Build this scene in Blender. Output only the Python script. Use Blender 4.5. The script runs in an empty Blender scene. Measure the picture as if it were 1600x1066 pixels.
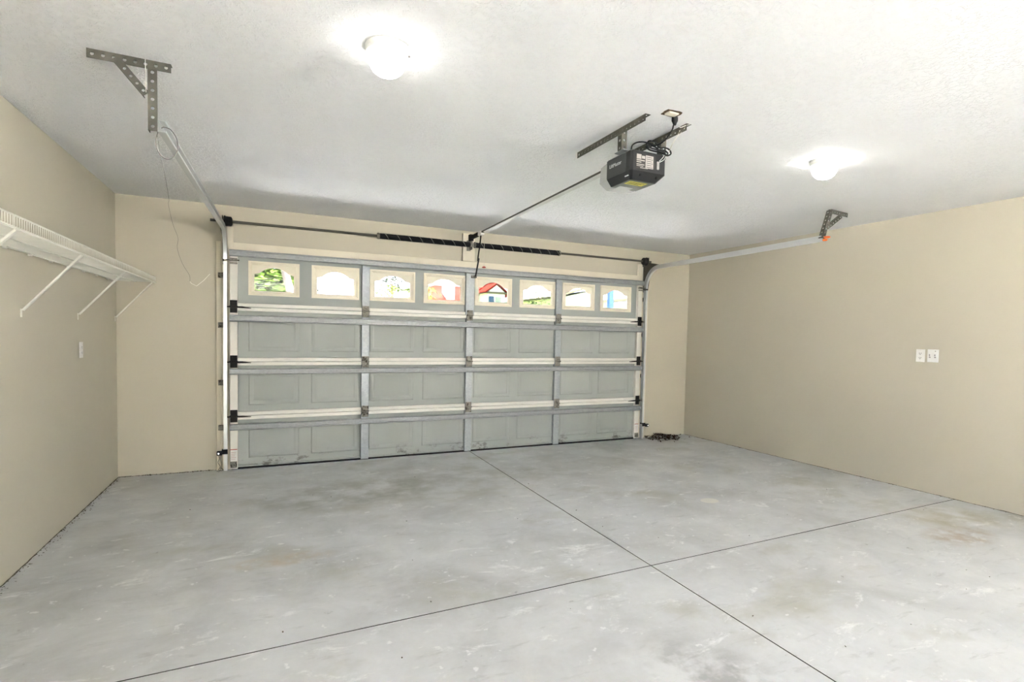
import bpy, bmesh, math, random
from mathutils import Vector, Matrix
random.seed(7)
S = bpy.context.scene
C = S.collection
PI = math.pi

# ------------------------------------------------------------------ camera, light, exposure
FPX = 847.117
def make_camera():
    yaw, pitch, roll = 0.448227914, -0.0432376148, 0.0220356806
    f = Vector((math.sin(yaw)*math.cos(pitch), math.cos(yaw)*math.cos(pitch), math.sin(pitch)))
    r = Vector((math.cos(yaw), -math.sin(yaw), 0)); u = r.cross(f)
    r2 = r*math.cos(roll) + u*math.sin(roll); u2 = r2.cross(f)
    cam = bpy.data.cameras.new('camera'); o = bpy.data.objects.new('camera', cam); C.objects.link(o)
    o.matrix_world = Matrix(((r2.x, u2.x, -f.x, 0.365700), (r2.y, u2.y, -f.y, -6.034317), (r2.z, u2.z, -f.z, 1.396131), (0, 0, 0, 1)))
    cam.sensor_width = 36; cam.lens = FPX*36/1600
    cam.shift_x = -31.18/1600; cam.shift_y = 26.2/1600
    cam.clip_start = 0.05; cam.clip_end = 500
    S.camera = o
make_camera()

SKY_STRENGTH = 14.0
SUN_STRENGTH = 200.0
LAMP_STRENGTH = 3.4
S.cycles.adaptive_threshold = 0.04
S.cycles.max_bounces = 8; S.cycles.glossy_bounces = 2; S.cycles.transmission_bounces = 4; S.cycles.caustics_reflective = False; S.cycles.caustics_refractive = False
S.view_settings.view_transform = 'Standard'; S.view_settings.look = 'None'
S.view_settings.exposure = 2.7; S.view_settings.gamma = 1.0; S.view_settings.use_curve_mapping = False
w = bpy.data.worlds.new('sky'); S.world = w; w.use_nodes = True
nt = w.node_tree; bg = nt.nodes['Background']; sk = nt.nodes.new('ShaderNodeTexSky')
sk.sky_type = 'HOSEK_WILKIE'; sk.turbidity = 7.0; sk.ground_albedo = 0.4
SUN_DIR = Vector((0.04, -0.10, 1.0)).normalized()
sk.sun_direction = SUN_DIR
nt.links.new(sk.outputs[0], bg.inputs[0]); bg.inputs[1].default_value = SKY_STRENGTH
sl = bpy.data.lights.new('sun', 'SUN'); sl.energy = SUN_STRENGTH; sl.angle = 0.02; sl.color = (1.0, .985, .97)
so = bpy.data.objects.new('sun', sl); C.objects.link(so); so.rotation_euler = SUN_DIR.to_track_quat('Z', 'Y').to_euler()

# ------------------------------------------------------------------ helpers
def obj(name, bm, m, parent=None, loc=None, smooth=False):
    if isinstance(bm, bpy.types.Mesh): me = bm
    else:
        bmesh.ops.recalc_face_normals(bm, faces=bm.faces[:])
        me = bpy.data.meshes.new(name); bm.to_mesh(me); bm.free()
        if smooth:
            for p in me.polygons: p.use_smooth = True
            try: me.set_sharp_from_angle(angle=math.radians(40))
            except Exception: pass
        me.materials.append(m)
    o = bpy.data.objects.new(name, me); C.objects.link(o)
    if loc: o.location = loc
    if parent is not None:
        o.parent = parent
        if parent.parent is None and parent.type == 'EMPTY':
            o.matrix_parent_inverse = Matrix.Translation(-parent.location)
        elif loc is None or True:
            o.matrix_parent_inverse = parent_world(parent).inverted()
    return o
def parent_world(o):
    m = Matrix.LocRotScale(o.location, o.rotation_euler, o.scale)
    if o.parent is not None: m = parent_world(o.parent) @ o.matrix_parent_inverse @ m
    return m
def thing(name, label, cat, loc=(0, 0, 0), group=None, kind=None):
    o = bpy.data.objects.new(name, None); C.objects.link(o); o.location = loc; o.empty_display_size = .1
    return tag(o, label, cat, group, kind)
def tag(o, label, cat=None, group=None, kind=None):
    if label: o['label'] = label
    if cat: o['category'] = cat
    if group: o['group'] = group
    if kind: o['kind'] = kind
    return o
def B(): return bmesh.new()
def box(bm, x0, x1, y0, y1, z0, z1, bev=0.0, M=None):
    g = bmesh.ops.create_cube(bm, size=1)
    vs = g['verts']
    for v in vs: v.co = Vector(((x0+x1)/2 + v.co.x*(x1-x0), (y0+y1)/2 + v.co.y*(y1-y0), (z0+z1)/2 + v.co.z*(z1-z0)))
    if bev:
        es = list({e for v in vs for e in v.link_edges})
        r = bmesh.ops.bevel(bm, geom=es, offset=bev, segments=1, affect='EDGES'); vs = list({v for f in r['faces'] for v in f.verts} | {v for v in vs if v.is_valid})
    if M is not None:
        for v in vs: v.co = M @ v.co
    return bm
def tube(bm, pts, r, n=8, closed=False, cap=True):
    pts = [Vector(p) for p in pts]; N = len(pts); rings = []; up = None
    for i, p in enumerate(pts):
        a = pts[(i-1) % N] if (i > 0 or closed) else p; b = pts[(i+1) % N] if (i < N-1 or closed) else p
        t = (b-a).normalized()
        if up is None: up = Vector((0, 0, 1)) if abs(t.z) < .9 else Vector((1, 0, 0))
        s = t.cross(up).normalized(); up = s.cross(t).normalized()
        rr = r[i] if isinstance(r, (list, tuple)) else r
        rings.append([bm.verts.new(p + (s*math.cos(2*PI*k/n) + up*math.sin(2*PI*k/n))*rr) for k in range(n)])
    for i in range(N if closed else N-1):
        A, D = rings[i], rings[(i+1) % N]
        for k in range(n): bm.faces.new((A[k], A[(k+1) % n], D[(k+1) % n], D[k]))
    if cap and not closed: bm.faces.new(rings[0][::-1]); bm.faces.new(rings[-1])
    return bm
def lathe(bm, prof, M, n=24):
    """prof: (radius, height along local z); M places it"""
    rings = []
    for r, h in prof:
        if r < 1e-6: rings.append([bm.verts.new(M @ Vector((0, 0, h)))])
        else: rings.append([bm.verts.new(M @ Vector((r*math.cos(2*PI*k/n), r*math.sin(2*PI*k/n), h))) for k in range(n)])
    for A, D in zip(rings, rings[1:]):
        for k in range(n):
            a, b = A[k % len(A)], A[(k+1) % len(A)]; c, d = D[(k+1) % len(D)], D[k % len(D)]
            vs = []
            for v in (a, b, c, d):
                if v not in vs: vs.append(v)
            if len(vs) > 2: bm.faces.new(vs)
    if len(rings[0]) > 1: bm.faces.new(rings[0][::-1])
    if len(rings[-1]) > 1: bm.faces.new(rings[-1])
    return bm
def prism(bm, poly, h0, h1, M=None):
    """poly of (a, b) extruded along c: vertex = M @ (a, b, c)"""
    M = M or Matrix()
    lo = [bm.verts.new(M @ Vector((a, b, h0))) for a, b in poly]; hi = [bm.verts.new(M @ Vector((a, b, h1))) for a, b in poly]
    n = len(poly)
    bm.faces.new(lo[::-1]); bm.faces.new(hi)
    for i in range(n): bm.faces.new((lo[i], lo[(i+1) % n], hi[(i+1) % n], hi[i]))
    return bm
def ring_plate(bm, outer, inner, h0, h1, M=None, inner2=None):
    """flat plate with a hole: outer and inner have the same number of points"""
    M = M or Matrix(); n = len(outer); inner2 = inner2 or inner
    mk = lambda P, h: [bm.verts.new(M @ Vector((a, b, h))) for a, b in P]
    o0, o1, i0, i1 = mk(outer, h0), mk(outer, h1), mk(inner, h0), mk(inner2, h1)
    for k in range(n):
        j = (k+1) % n
        for q in ((o0[k], o0[j], o1[j], o1[k]), (i0[j], i0[k], i1[k], i1[j]), (o1[k], o1[j], i1[j], i1[k]), (o0[j], o0[k], i0[k], i0[j])): bm.faces.new(q)
    return bm
def perforated(bm, L, W, M, pitch=0.038, r=0.0085, t=0.003):
    """strip of length L (local x), width W (local y), a round hole in each cell"""
    n = max(1, int(round(L/pitch))); c = L/n
    for i in range(n):
        cx, cy = (i+.5)*c, W/2; a, b = c/2, W/2
        outer = [(cx+a, cy), (cx+a, cy+b), (cx, cy+b), (cx-a, cy+b), (cx-a, cy), (cx-a, cy-b), (cx, cy-b), (cx+a, cy-b)]
        inner = [(cx + r*math.cos(k*PI/4), cy + r*math.sin(k*PI/4)) for k in range(8)]
        ring_plate(bm, outer, inner, 0, t, M)
    return bm
def frame_M(o, x, y, z):
    x, y, z = Vector(x).normalized(), Vector(y).normalized(), Vector(z).normalized()
    return Matrix(((x.x, y.x, z.x, o[0]), (x.y, y.y, z.y, o[1]), (x.z, y.z, z.z, o[2]), (0, 0, 0, 1)))
def angle_bar(p0, p1, flange_a, flange_b, W=0.038, pitch=0.038, r=0.0075):
    """slotted angle iron from p0 to p1 with flanges along the two given directions"""
    p0, p1 = Vector(p0), Vector(p1); d = p1-p0; bm = B()
    for fl in (Vector(flange_a), Vector(flange_b)):
        fl = (fl - d.normalized()*fl.dot(d.normalized())).normalized()
        perforated(bm, d.length, W, frame_M(p0, d, fl, d.cross(fl)), pitch, r)
    return bm
def text_mesh(txt, size, M, m, name, parent, depth=0.0004):
    cu = bpy.data.curves.new('lettering', 'FONT'); cu.body = txt; cu.size = size; cu.extrude = depth; cu.align_x = 'CENTER'; cu.align_y = 'CENTER'
    t = bpy.data.objects.new('lettering', cu); C.objects.link(t)
    dg = bpy.context.evaluated_depsgraph_get(); me = bpy.data.meshes.new_from_object(t.evaluated_get(dg))
    bpy.data.objects.remove(t); bpy.data.curves.remove(cu)
    me.transform(M); me.materials.clear(); me.materials.append(m); me.name = name
    return obj(name, me, m, parent)

# ------------------------------------------------------------------ materials
def srgb(r, g, b):
    f = lambda c: (c/255)/12.92 if c <= 10 else (((c/255)+.055)/1.055)**2.4
    return (f(r), f(g), f(b), 1)
class N:
    def __init__(s, name):
        s.m = bpy.data.materials.new(name); s.m.use_nodes = True; s.t = s.m.node_tree; s.b = s.t.nodes['Principled BSDF']
    def n(s, typ, **kw):
        x = s.t.nodes.new('ShaderNode'+typ)
        for k, v in kw.items():
            if k.startswith('i_'):
                key = k[2:].replace('_', ' '); x.inputs[int(key) if key.isdigit() else key].default_value = v
            else: setattr(x, k, v)
        return x
    def l(s, a, b): s.t.links.new(a, b)
    def pos(s, obj_space=False):
        return s.n('TexCoord').outputs['Object'] if obj_space else s.n('NewGeometry').outputs['Position']
    def noise(s, vec, scale, detail=4, rough=.55, dist=0):
        x = s.n('TexNoise'); x.inputs['Scale'].default_value = scale; x.inputs['Detail'].default_value = detail
        x.inputs['Roughness'].default_value = rough; x.inputs['Distortion'].default_value = dist; s.l(vec, x.inputs['Vector']); return x.outputs['Fac']
    def ramp(s, fac, a, b, lo=0., hi=1.):
        x = s.n('MapRange'); x.inputs[1].default_value = a; x.inputs[2].default_value = b; x.inputs[3].default_value = lo; x.inputs[4].default_value = hi; x.clamp = True
        s.l(fac, x.inputs[0]); return x.outputs[0]
    def mix(s, fac, a, b):
        x = s.n('Mix', data_type='RGBA')
        for sock, v in ((x.inputs[0], fac), (x.inputs[6], a), (x.inputs[7], b)):
            if isinstance(v, (int, float, tuple)): sock.default_value = v
            else: s.l(v, sock)
        return x.outputs[2]
    def math(s, op, a, b=0.):
        x = s.n('Math', operation=op)
        for sock, v in ((x.inputs[0], a), (x.inputs[1], b)):
            if isinstance(v, (int, float)): sock.default_value = v
            else: s.l(v, sock)
        return x.outputs[0]
    def bump(s, h, strength, dist):
        x = s.n('Bump'); x.inputs['Strength'].default_value = strength; x.inputs['Distance'].default_value = dist
        s.l(h, x.inputs['Height']); s.l(x.outputs[0], s.b.inputs['Normal'])
    def scale(s, vec, v):
        x = s.n('VectorMath', operation='MULTIPLY'); s.l(vec, x.inputs[0]); x.inputs[1].default_value = v; return x.outputs[0]
def paint(name, col, rough=.5, metal=0., var=.06, scale=6., bump=0., bscale=200., dark=None, space=False, spec=.25):
    k = N(name); k.b.inputs['Specular IOR Level'].default_value = spec; p = k.pos(space); c = srgb(*col); c2 = tuple(x*(1-var*2.2) for x in c[:3])+(1,)
    f = k.ramp(k.noise(p, scale, 5), .35, .65)
    out = k.mix(f, c, c2)
    if dark:
        f2 = k.ramp(k.noise(p, dark[0], 6, .7), dark[1], dark[1]+.08); out = k.mix(f2, out, srgb(*dark[2]))
    k.l(out, k.b.inputs['Base Color']); k.b.inputs['Roughness'].default_value = rough; k.b.inputs['Metallic'].default_value = metal
    if bump: k.bump(k.noise(p, bscale, 3), bump, .002)
    return k.m
MT = {}
# painted plaster wall: light orange-peel
k = N('wall_paint'); p = k.pos()
k.l(k.mix(k.ramp(k.noise(p, .9, 4), .3, .7), srgb(190, 183, 165), srgb(186, 179, 161)), k.b.inputs['Base Color']); k.b.inputs['Roughness'].default_value = .6; k.b.inputs['Specular IOR Level'].default_value = .2
k.bump(k.noise(p, 90, 3), .12, .002); MT['wall'] = k.m
# ceiling: knock-down texture
k = N('knockdown_ceiling'); p = k.pos()
k.l(k.mix(k.ramp(k.noise(p, 1.5, 4), .3, .7), srgb(246, 245, 244), srgb(242, 241, 240)), k.b.inputs['Base Color']); k.b.inputs['Roughness'].default_value = .8
h = k.ramp(k.noise(p, 42, 4, .6, .8), .48, .60); k.bump(h, .8, .005); MT['ceiling'] = k.m
# concrete floor
def concrete():
    k = N('garage_concrete'); p = k.pos()
    big = k.ramp(k.noise(p, .55, 6, .6), .32, .68); mid = k.ramp(k.noise(p, 2.3, 7, .65, .5), .35, .68)
    fine = k.ramp(k.noise(p, 22, 6, .7), .3, .7)
    c = k.mix(big, srgb(174, 174, 172), srgb(206, 207, 209))
    c = k.mix(k.math('MULTIPLY', mid, .6), c, srgb(222, 222, 223))
    c = k.mix(k.math('MULTIPLY', fine, .18), c, srgb(172, 171, 168))
    ol = k.ramp(k.noise(k.scale(p, (.8, 1.1, 1)), 1.4, 6, .6), .56, .72); c = k.mix(k.math('MULTIPLY', ol, .75), c, srgb(168, 166, 152))
    streak = k.ramp(k.noise(k.scale(p, (1.2, 5, 1)), 3.5, 6, .7, .4), .58, .72); c = k.mix(k.math('MULTIPLY', streak, .65), c, srgb(166, 166, 165))
    wh = k.ramp(k.noise(p, 16, 3, .5), .69, .73); c = k.mix(k.math('MULTIPLY', wh, .55), c, srgb(238, 238, 237))
    wh2 = k.ramp(k.noise(k.scale(p, (1, 1.8, 1)), 3.2, 7, .78, .6), .57, .68); c = k.mix(k.math('MULTIPLY', wh2, .75), c, srgb(236, 236, 235))
    dk = k.ramp(k.noise(p, 11, 4, .6), .71, .76); c = k.mix(k.math('MULTIPLY', dk, .5), c, srgb(128, 126, 122))
    NA = k.ramp(k.noise(p, 8.5, 4, .6), .4, .62); NB = k.ramp(k.noise(p, 3.6, 4, .6), .36, .62)
    def spot(x, y, rx, ry, col, amt, ns=9, hard=.5):
        nonlocal c
        v = k.n('VectorMath', operation='SUBTRACT'); k.l(p, v.inputs[0]); v.inputs[1].default_value = (x, y, 0)
        v2 = k.scale(v.outputs[0], (1/rx, 1/ry, 0)); ln = k.n('VectorMath', operation='LENGTH'); k.l(v2, ln.inputs[0])
        m = k.ramp(ln.outputs['Value'], hard, 1, 1, 0); nn = 1.0 if ns < 1 else (NA if ns > 6 else NB)
        c = k.mix(k.math('MULTIPLY', k.math('MULTIPLY', m, nn), amt), c, srgb(*col))
    spot(.42, -2.55, .34, .12, (176, 150, 106), .4)
    spot(4.75, -3.95, .35, .2, (150, 120, 80), .5)
    spot(3.62, -4.98, .2, .08, (166, 112, 66), .9)
    spot(5.15, -3.7, .45, .35, (158, 150, 120), .7, 6)
    spot(1.9, -1.1, 2.2, .8, (142, 140, 126), .45, 3, .2)  # broad olive tone near the door: dirt plus shading put into the colour
    spot(1.0, -1.3, .9, .5, (140, 140, 130), .6, 4)
    spot(1.95, -4.5, .3, .4, (150, 150, 150), .8, 8)
    spot(3.7, -2.62, .085, .07, (218, 216, 208), 2.0, .01, .8)
    c2 = k.n('Gamma'); k.l(c, c2.inputs[0]); c2.inputs[1].default_value = 1.0
    k.l(c2.outputs[0], k.b.inputs['Base Color'])
    k.l(k.ramp(mid, 0, 1, .62, .42), k.b.inputs['Roughness'])
    k.bump(k.noise(p, 60, 5), .12, .003)
    return k.m
MT['concrete'] = concrete()
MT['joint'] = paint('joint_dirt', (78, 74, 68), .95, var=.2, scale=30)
MT['panel'] = paint('grey_door_steel', (162, 165, 160), .65, 0, .02, 2.0, dark=None)
# bottom section: grubby scuffs near its lower edge
k = N('grey_door_steel_scuffed'); p = k.pos(); sp = k.n('SeparateXYZ'); k.l(p, sp.inputs[0])
low = k.ramp(sp.outputs['Z'], .05, .17, 1, 0); nn = k.ramp(k.noise(k.scale(p, (1, 1, 1.6)), 5, 7, .8), .54, .62)
c = k.mix(k.ramp(k.noise(p, 2, 4), .35, .65), srgb(156, 159, 155), srgb(150, 153, 148)); c = k.mix(k.math('MULTIPLY', k.math('MULTIPLY', low, nn), .8), c, srgb(72, 68, 60))
k.l(c, k.b.inputs['Base Color']); k.b.inputs['Roughness'].default_value = .5; MT['panel_low'] = k.m
MT['white_rail'] = paint('white_enamel', (232, 229, 220), .4, 0, .03, 5)
MT['stile'] = paint('white_stile', (226, 222, 212), .5, 0, .04, 5, dark=(18, .70, (150, 140, 125)))
MT['trim'] = paint('cream_trim_paint', (224, 215, 196), .5, 0, .03, 4)
MT['winframe'] = paint('cream_plastic', (236, 228, 208), .45, 0, .02, 4)
k = N('translucent_cream_insert'); tl = k.n('BsdfTranslucent'); tl.inputs[0].default_value = srgb(236, 226, 204); df = k.n('BsdfDiffuse'); df.inputs[0].default_value = srgb(232, 224, 206)
mx = k.n('MixShader'); mx.inputs[0].default_value = .06; k.l(df.outputs[0], mx.inputs[1]); k.l(tl.outputs[0], mx.inputs[2]); k.l(mx.outputs[0], k.t.nodes['Material Output'].inputs[0]); MT['insert'] = k.m
def galv(name, col, rough, metal=.85, spec=.3):
    k = N(name); k.b.inputs['Specular IOR Level'].default_value = spec; p = k.pos(True); v = k.n('TexVoronoi'); v.inputs['Scale'].default_value = 55; k.l(p, v.inputs['Vector'])
    f = k.n('SeparateColor'); k.l(v.outputs['Color'], f.inputs[0]); c = srgb(*col)
    k.l(k.mix(f.outputs[0], c, tuple(x*.88 for x in c[:3])+(1,)), k.b.inputs['Base Color'])
    k.l(k.ramp(f.outputs[1], 0, 1, rough-.06, rough+.08), k.b.inputs['Roughness']); k.b.inputs['Metallic'].default_value = metal
    return k.m
MT['galv'] = galv('galvanised_steel', (156, 158, 159), .5, .35)
MT['galv_pale'] = galv('galvanised_pale', (164, 168, 170), .5, .45)
MT['track'] = paint('track_steel', (226, 227, 227), .32, .55, .03, 3)
MT['angle'] = galv('dull_slotted_steel', (92, 90, 82), .75, .15, .1)
MT['hinge'] = paint('tarnished_hinge_steel', (142, 138, 128), .7, .1, .12, 40, dark=(30, .52, (62, 54, 44)))
MT['grease'] = paint('greasy_black_steel', (38, 34, 30), .7, .1, .2, 30)
MT['black'] = paint('black_iron', (34, 33, 31), .7, .1, .1, 20)
MT['spring'] = paint('black_spring_steel', (36, 36, 37), .7, .1, .15, 30)
MT['mark'] = paint('pale_spring_paint', (150, 148, 140), .7, 0, .2, 40)
MT['rubber'] = paint('black_rubber', (30, 28, 26), .8)
MT['cord'] = paint('black_cord', (20, 20, 20), .5)
MT['unit'] = paint('charcoal_plastic', (62, 63, 62), .45, 0, .02, 5)
MT['unit_dark'] = paint('dark_plastic', (40, 40, 40), .5, 0, .02, 5)
MT['unit_mid'] = paint('grey_green_plastic', (104, 108, 102), .45, 0, .02, 5)
MT['label_white'] = paint('white_label', (222, 220, 216), .5, 0, .02)
MT['label_grey'] = paint('grey_label', (150, 144, 140), .5, 0, .02)
MT['label_yellow'] = paint('yellow_label', (214, 204, 92), .5, 0, .02)
MT['print'] = paint('dark_print', (44, 42, 40), .6)
MT['print_white'] = paint('white_print', (226, 226, 226), .5)
MT['print_red'] = paint('red_print', (168, 62, 46), .6)
MT['red'] = paint('red_plastic', (186, 92, 80), .5)
MT['orange'] = paint('orange_plastic', (226, 104, 36), .5)
MT['white'] = paint('white_plastic', (236, 234, 228), .4)
MT['shelf'] = paint('white_vinyl_wire', (232, 229, 218), .4, 0, .03, 8)
MT['wire_pale'] = paint('pale_wire', (206, 200, 186), .5)
MT['wire_grey'] = paint('grey_wire', (120, 118, 114), .5)
MT['leaf_dry'] = paint('dry_leaf', (78, 50, 34), .8, 0, .4, 60)
MT['dirt'] = paint('grit', (112, 103, 90), .95, 0, .3, 50)
MT['brown'] = paint('raw_cut_board', (112, 92, 70), .9, 0, .3, 40)
k = N('bare_lens'); k.b.inputs['Base Color'].default_value = (.86, .86, .83, 1); k.b.inputs['Roughness'].default_value = .22
k.b.inputs['Transmission Weight'].default_value = .35; k.b.inputs['IOR'].default_value = 1.45; MT['lens'] = k.m
k = N('window_glass'); tr = k.n('BsdfTransparent'); tr.inputs[0].default_value = (.62, .625, .625, 1); gl = k.n('BsdfGlossy'); gl.inputs['Roughness'].default_value = .02
fr = k.n('Fresnel'); fr.inputs[0].default_value = 1.45; mx = k.n('MixShader'); k.l(fr.outputs[0], mx.inputs[0]); k.l(tr.outputs[0], mx.inputs[1]); k.l(gl.outputs[0], mx.inputs[2])
k.l(mx.outputs[0], k.t.nodes['Material Output'].inputs[0]); MT['glass'] = k.m
k = N('lit_opal_glass'); k.b.inputs['Base Color'].default_value = (.9, .9, .88, 1); k.b.inputs['Emission Color'].default_value = (1, .985, .965, 1)
k.b.inputs['Emission Strength'].default_value = LAMP_STRENGTH; MT['opal'] = k.m
k = N('sensor_lens'); k.b.inputs['Base Color'].default_value = (.9, .9, .9, 1); k.b.inputs['Emission Color'].default_value = (1, 1, .97, 1); k.b.inputs['Emission Strength'].default_value = 1.2; MT['led'] = k.m
# outdoors
MT['driveway'] = paint('driveway_concrete', (224, 226, 228), .9, 0, .04, .8, spec=0)
MT['bounce_ground'] = paint('grey_bounce_ground', (124, 124, 122), .9, 0, .04, .8, spec=0)  # for the added yards, toned by how much light they bounce
MT['lawn'] = paint('lawn_grass', (70, 86, 44), .95, 0, .2, 3, spec=0)
MT['road'] = paint('asphalt', (120, 118, 116), .95, 0, .1, 2, spec=0)
MT['stucco'] = paint('white_stucco', (170, 168, 162), .9, 0, .03, 2, spec=0)
MT['stucco_cream'] = paint('cream_stucco', (146, 143, 135), .9, 0, .03, 2, spec=0)
MT['roof_red'] = paint('red_clay_tile', (42, 9, 6), .8, 0, .12, 3, spec=0)
MT['roof_tan'] = paint('tan_roof', (66, 62, 53), .9, 0, .1, 2, spec=0)
MT['blue'] = paint('blue_shutter', (40, 54, 80), .6, spec=0)
MT['trunk'] = paint('pale_palm_bark', (52, 47, 45), .9, 0, .1, 6, spec=0)
MT['bark'] = paint('brown_bark', (110, 92, 74), .9, 0, .2, 8, spec=0)
def leafmat(name, col):
    k = N(name); p = k.pos(); c = srgb(*col); k.l(k.mix(k.ramp(k.noise(p, 3, 3), .35, .65), c, tuple(x*.55 for x in c[:3])+(1,)), k.b.inputs['Base Color'])
    k.b.inputs['Roughness'].default_value = .8; k.b.inputs['Specular IOR Level'].default_value = 0; return k.m
MT['leaf_a'] = leafmat('broad_leaf', (42, 54, 20)); MT['leaf_b'] = leafmat('dull_leaf', (22, 28, 14)); MT['leaf_c'] = leafmat('yellow_green_frond', (34, 42, 12)); MT['leaf_d'] = leafmat('olive_leaf', (28, 32, 20))

# ------------------------------------------------------------------ the room
XL, XR, YB, YF, H = -0.904, 5.755, -12.6, 0.04, 2.579
W, HD = 4.88, 2.132
fz = lambda y: -0.01*y
def wall(name, b, label):
    o = obj(name, b, MT['wall']); return tag(o, label, None, None, 'structure')
SY0, SY1 = -12.5, -9.25                            # added side openings, out of view, that let fill daylight in
ADDED_DOOR_FRAMES = []
for nm, xa, xb, lab in (('wall_left', XL-.15, XL, 'beige painted wall carrying the wire shelf'), ('wall_right', XR, XR+.15, 'beige painted wall with two outlet plates')):
    bm = B()
    for (a, b_, c_, d_) in ((YB-.15, SY0, -.15, H+.02), (SY1, YF+.15, -.15, H+.02), (SY0, SY1, 2.3, H+.02)): box(bm, xa, xb, a, b_, c_, d_)
    wall(nm, bm, lab)
    bm = B()
    for q in ((xa+.03, xb-.03, SY0, SY0+.05, 0, 2.3), (xa+.03, xb-.03, SY1-.05, SY1, 0, 2.3), (xa+.03, xb-.03, SY0, SY1, 2.25, 2.3)): box(bm, *q, .003)
    ADDED_DOOR_FRAMES.append(bm)
bm = B(); box(bm, XL-.15, XR+.15, YB-.15, YB, -.15, H+.02); wall('wall_rear', bm, 'beige painted wall behind the camera')
bm = B()
for (a, b_, c_, d_) in ((XL, .02, -.15, H+.02), (W-.02, XR, -.15, H+.02), (.02, W-.02, 2.10, H+.02)): box(bm, a, b_, YF, YF+.15, c_, d_)
wall('wall_door', bm, 'beige wall around the wide garage door')
bm = B(); box(bm, XL-.15, XR+.15, YB-.15, YF+.15, H, H+.2); tag(obj('ceiling', bm, MT['ceiling']), 'white knock-down textured ceiling', None, None, 'structure')

# floor: four slabs parted by saw cuts
bm = B(); poly = [(XL-.1, YB-.1), (XR+.1, YB-.1), (XR+.1, YF+.2), (XL-.1, YF+.2)]
vs = [bm.verts.new((x, y, fz(y)-.012)) for x, y in poly]; vs2 = [bm.verts.new((x, y, -.2)) for x, y in poly]
bm.faces.new(vs); bm.faces.new(vs2[::-1])
for i in range(4): bm.faces.new((vs[i], vs[(i+1) % 4], vs2[(i+1) % 4], vs2[i]))
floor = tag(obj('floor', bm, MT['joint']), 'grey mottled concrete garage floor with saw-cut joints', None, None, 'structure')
jx = lambda y: 2.462 + (y+.595)*(2.405-2.462)/(-3.492+.595)
jy = lambda x: -3.492 + (x-2.405)*(-3.401+3.524)/(5.585+.214)
g = .0034; gy = .0036
def slab(pts):
    bm = B(); a = [bm.verts.new((x, y, fz(y))) for x, y in pts]; b = [bm.verts.new((x, y, fz(y)-.1)) for x, y in pts]; n = len(pts)
    bm.faces.new(a); bm.faces.new(b[::-1])
    for i in range(n): bm.faces.new((a[i], a[(i+1) % n], b[(i+1) % n], b[i]))
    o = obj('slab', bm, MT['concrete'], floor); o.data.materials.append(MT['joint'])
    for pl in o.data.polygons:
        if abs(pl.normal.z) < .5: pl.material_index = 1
cx = jx(jy(2.405)); cyy = jy(cx)
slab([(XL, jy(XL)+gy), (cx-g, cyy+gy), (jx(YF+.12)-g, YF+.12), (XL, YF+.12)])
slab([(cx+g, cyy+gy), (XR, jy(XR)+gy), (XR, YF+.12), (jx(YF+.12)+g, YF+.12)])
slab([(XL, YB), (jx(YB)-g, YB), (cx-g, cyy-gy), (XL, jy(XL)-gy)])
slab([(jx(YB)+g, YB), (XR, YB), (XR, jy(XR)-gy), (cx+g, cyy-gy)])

for q, lab in ((0, 'white frame of an added, unseen daylight opening in the left wall behind the camera'), (1, 'white frame of an added, unseen daylight opening in the right wall behind the camera')): tag(obj('door_%d' % (q+2), ADDED_DOOR_FRAMES[q], MT['white_rail']), lab, None, None, 'structure')
# jamb boards, header board, wood pads
def trim(n, label, *b):
    bm = B()
    for q in b: box(bm, *q, .002)
    return tag(obj('trim_%d' % n, bm, MT['trim']), label, None, None, 'structure')
trim(1, 'cream jamb board left of the garage door', (-.115, -.075, .012, YF+.001, -.01, 2.225), (-.075, .03, .018, YF+.001, -.01, 2.38))
trim(2, 'cream jamb board right of the garage door', (W+.10, W+.145, .012, YF+.001, -.01, 2.225), (W-.03, W+.10, .018, YF+.001, -.01, 2.38))
trim(3, 'cream header board above the garage door', (.03, W-.03, .016, YF+.001, 2.09, 2.225))
trim(4, 'cream wood pad behind the middle of the spring bar', (2.355, 2.50, .004, YF+.001, 2.226, 2.545))

# ------------------------------------------------------------------ the garage door
YS = 0.0                                   # face of the sheet steel; stiles stand proud towards the room
door = thing('door_1', 'wide grey steel sectional garage door with eight arched windows in its top row', 'garage door', (W/2, 0, 0), None, 'structure')
WX = [(.160, .622), (.736, 1.206), (1.316, 1.803), (1.900, 2.385), (2.505, 2.976), (3.079, 3.571), (3.672, 4.147), (4.235, 4.722)]
WZ = (1.720, 2.056)
ST = [1.270, 2.436, 3.605]
JZ = [0, .533, 1.066, 1.600, HD]
# shared pieces
def arch_hole(w_, h_, n=40):
    """hole outline: a rectangle with shoulders and a round head, ordered by angle around its centre"""
    x0, x1, z0, zs, zt = -.385*w_, .385*w_, -.36*h_, .13*h_, .33*h_
    xa = .285*w_
    pts = [(x1, z0), (x1, zs), (xa, zs+.03*h_)]
    R = (xa*xa+(zt-zs-.03*h_)**2)/(2*(zt-zs-.03*h_)); a0 = math.asin(min(1, xa/R))
    for i in range(1, 14): a = a0 - 2*a0*i/14; pts.append((R*math.sin(a), zt-R+R*math.cos(a)))
    pts += [(-xa, zs+.03*h_), (-x1, zs), (-x1, z0)]
    return pts
def outer_match(inner, w_, h_):
    out = []
    for x, z in inner:
        s = min((w_/2)/max(abs(x), 1e-6), (h_/2)/max(abs(z), 1e-6)); out.append((x*s, z*s))
    # snap the nearest point to each corner
    for cx_, cz_ in ((w_/2, h_/2), (w_/2, -h_/2), (-w_/2, h_/2), (-w_/2, -h_/2)):
        i = min(range(len(out)), key=lambda q: (out[q][0]-cx_)**2+(out[q][1]-cz_)**2); out[i] = (cx_, cz_)
    return out
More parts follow.
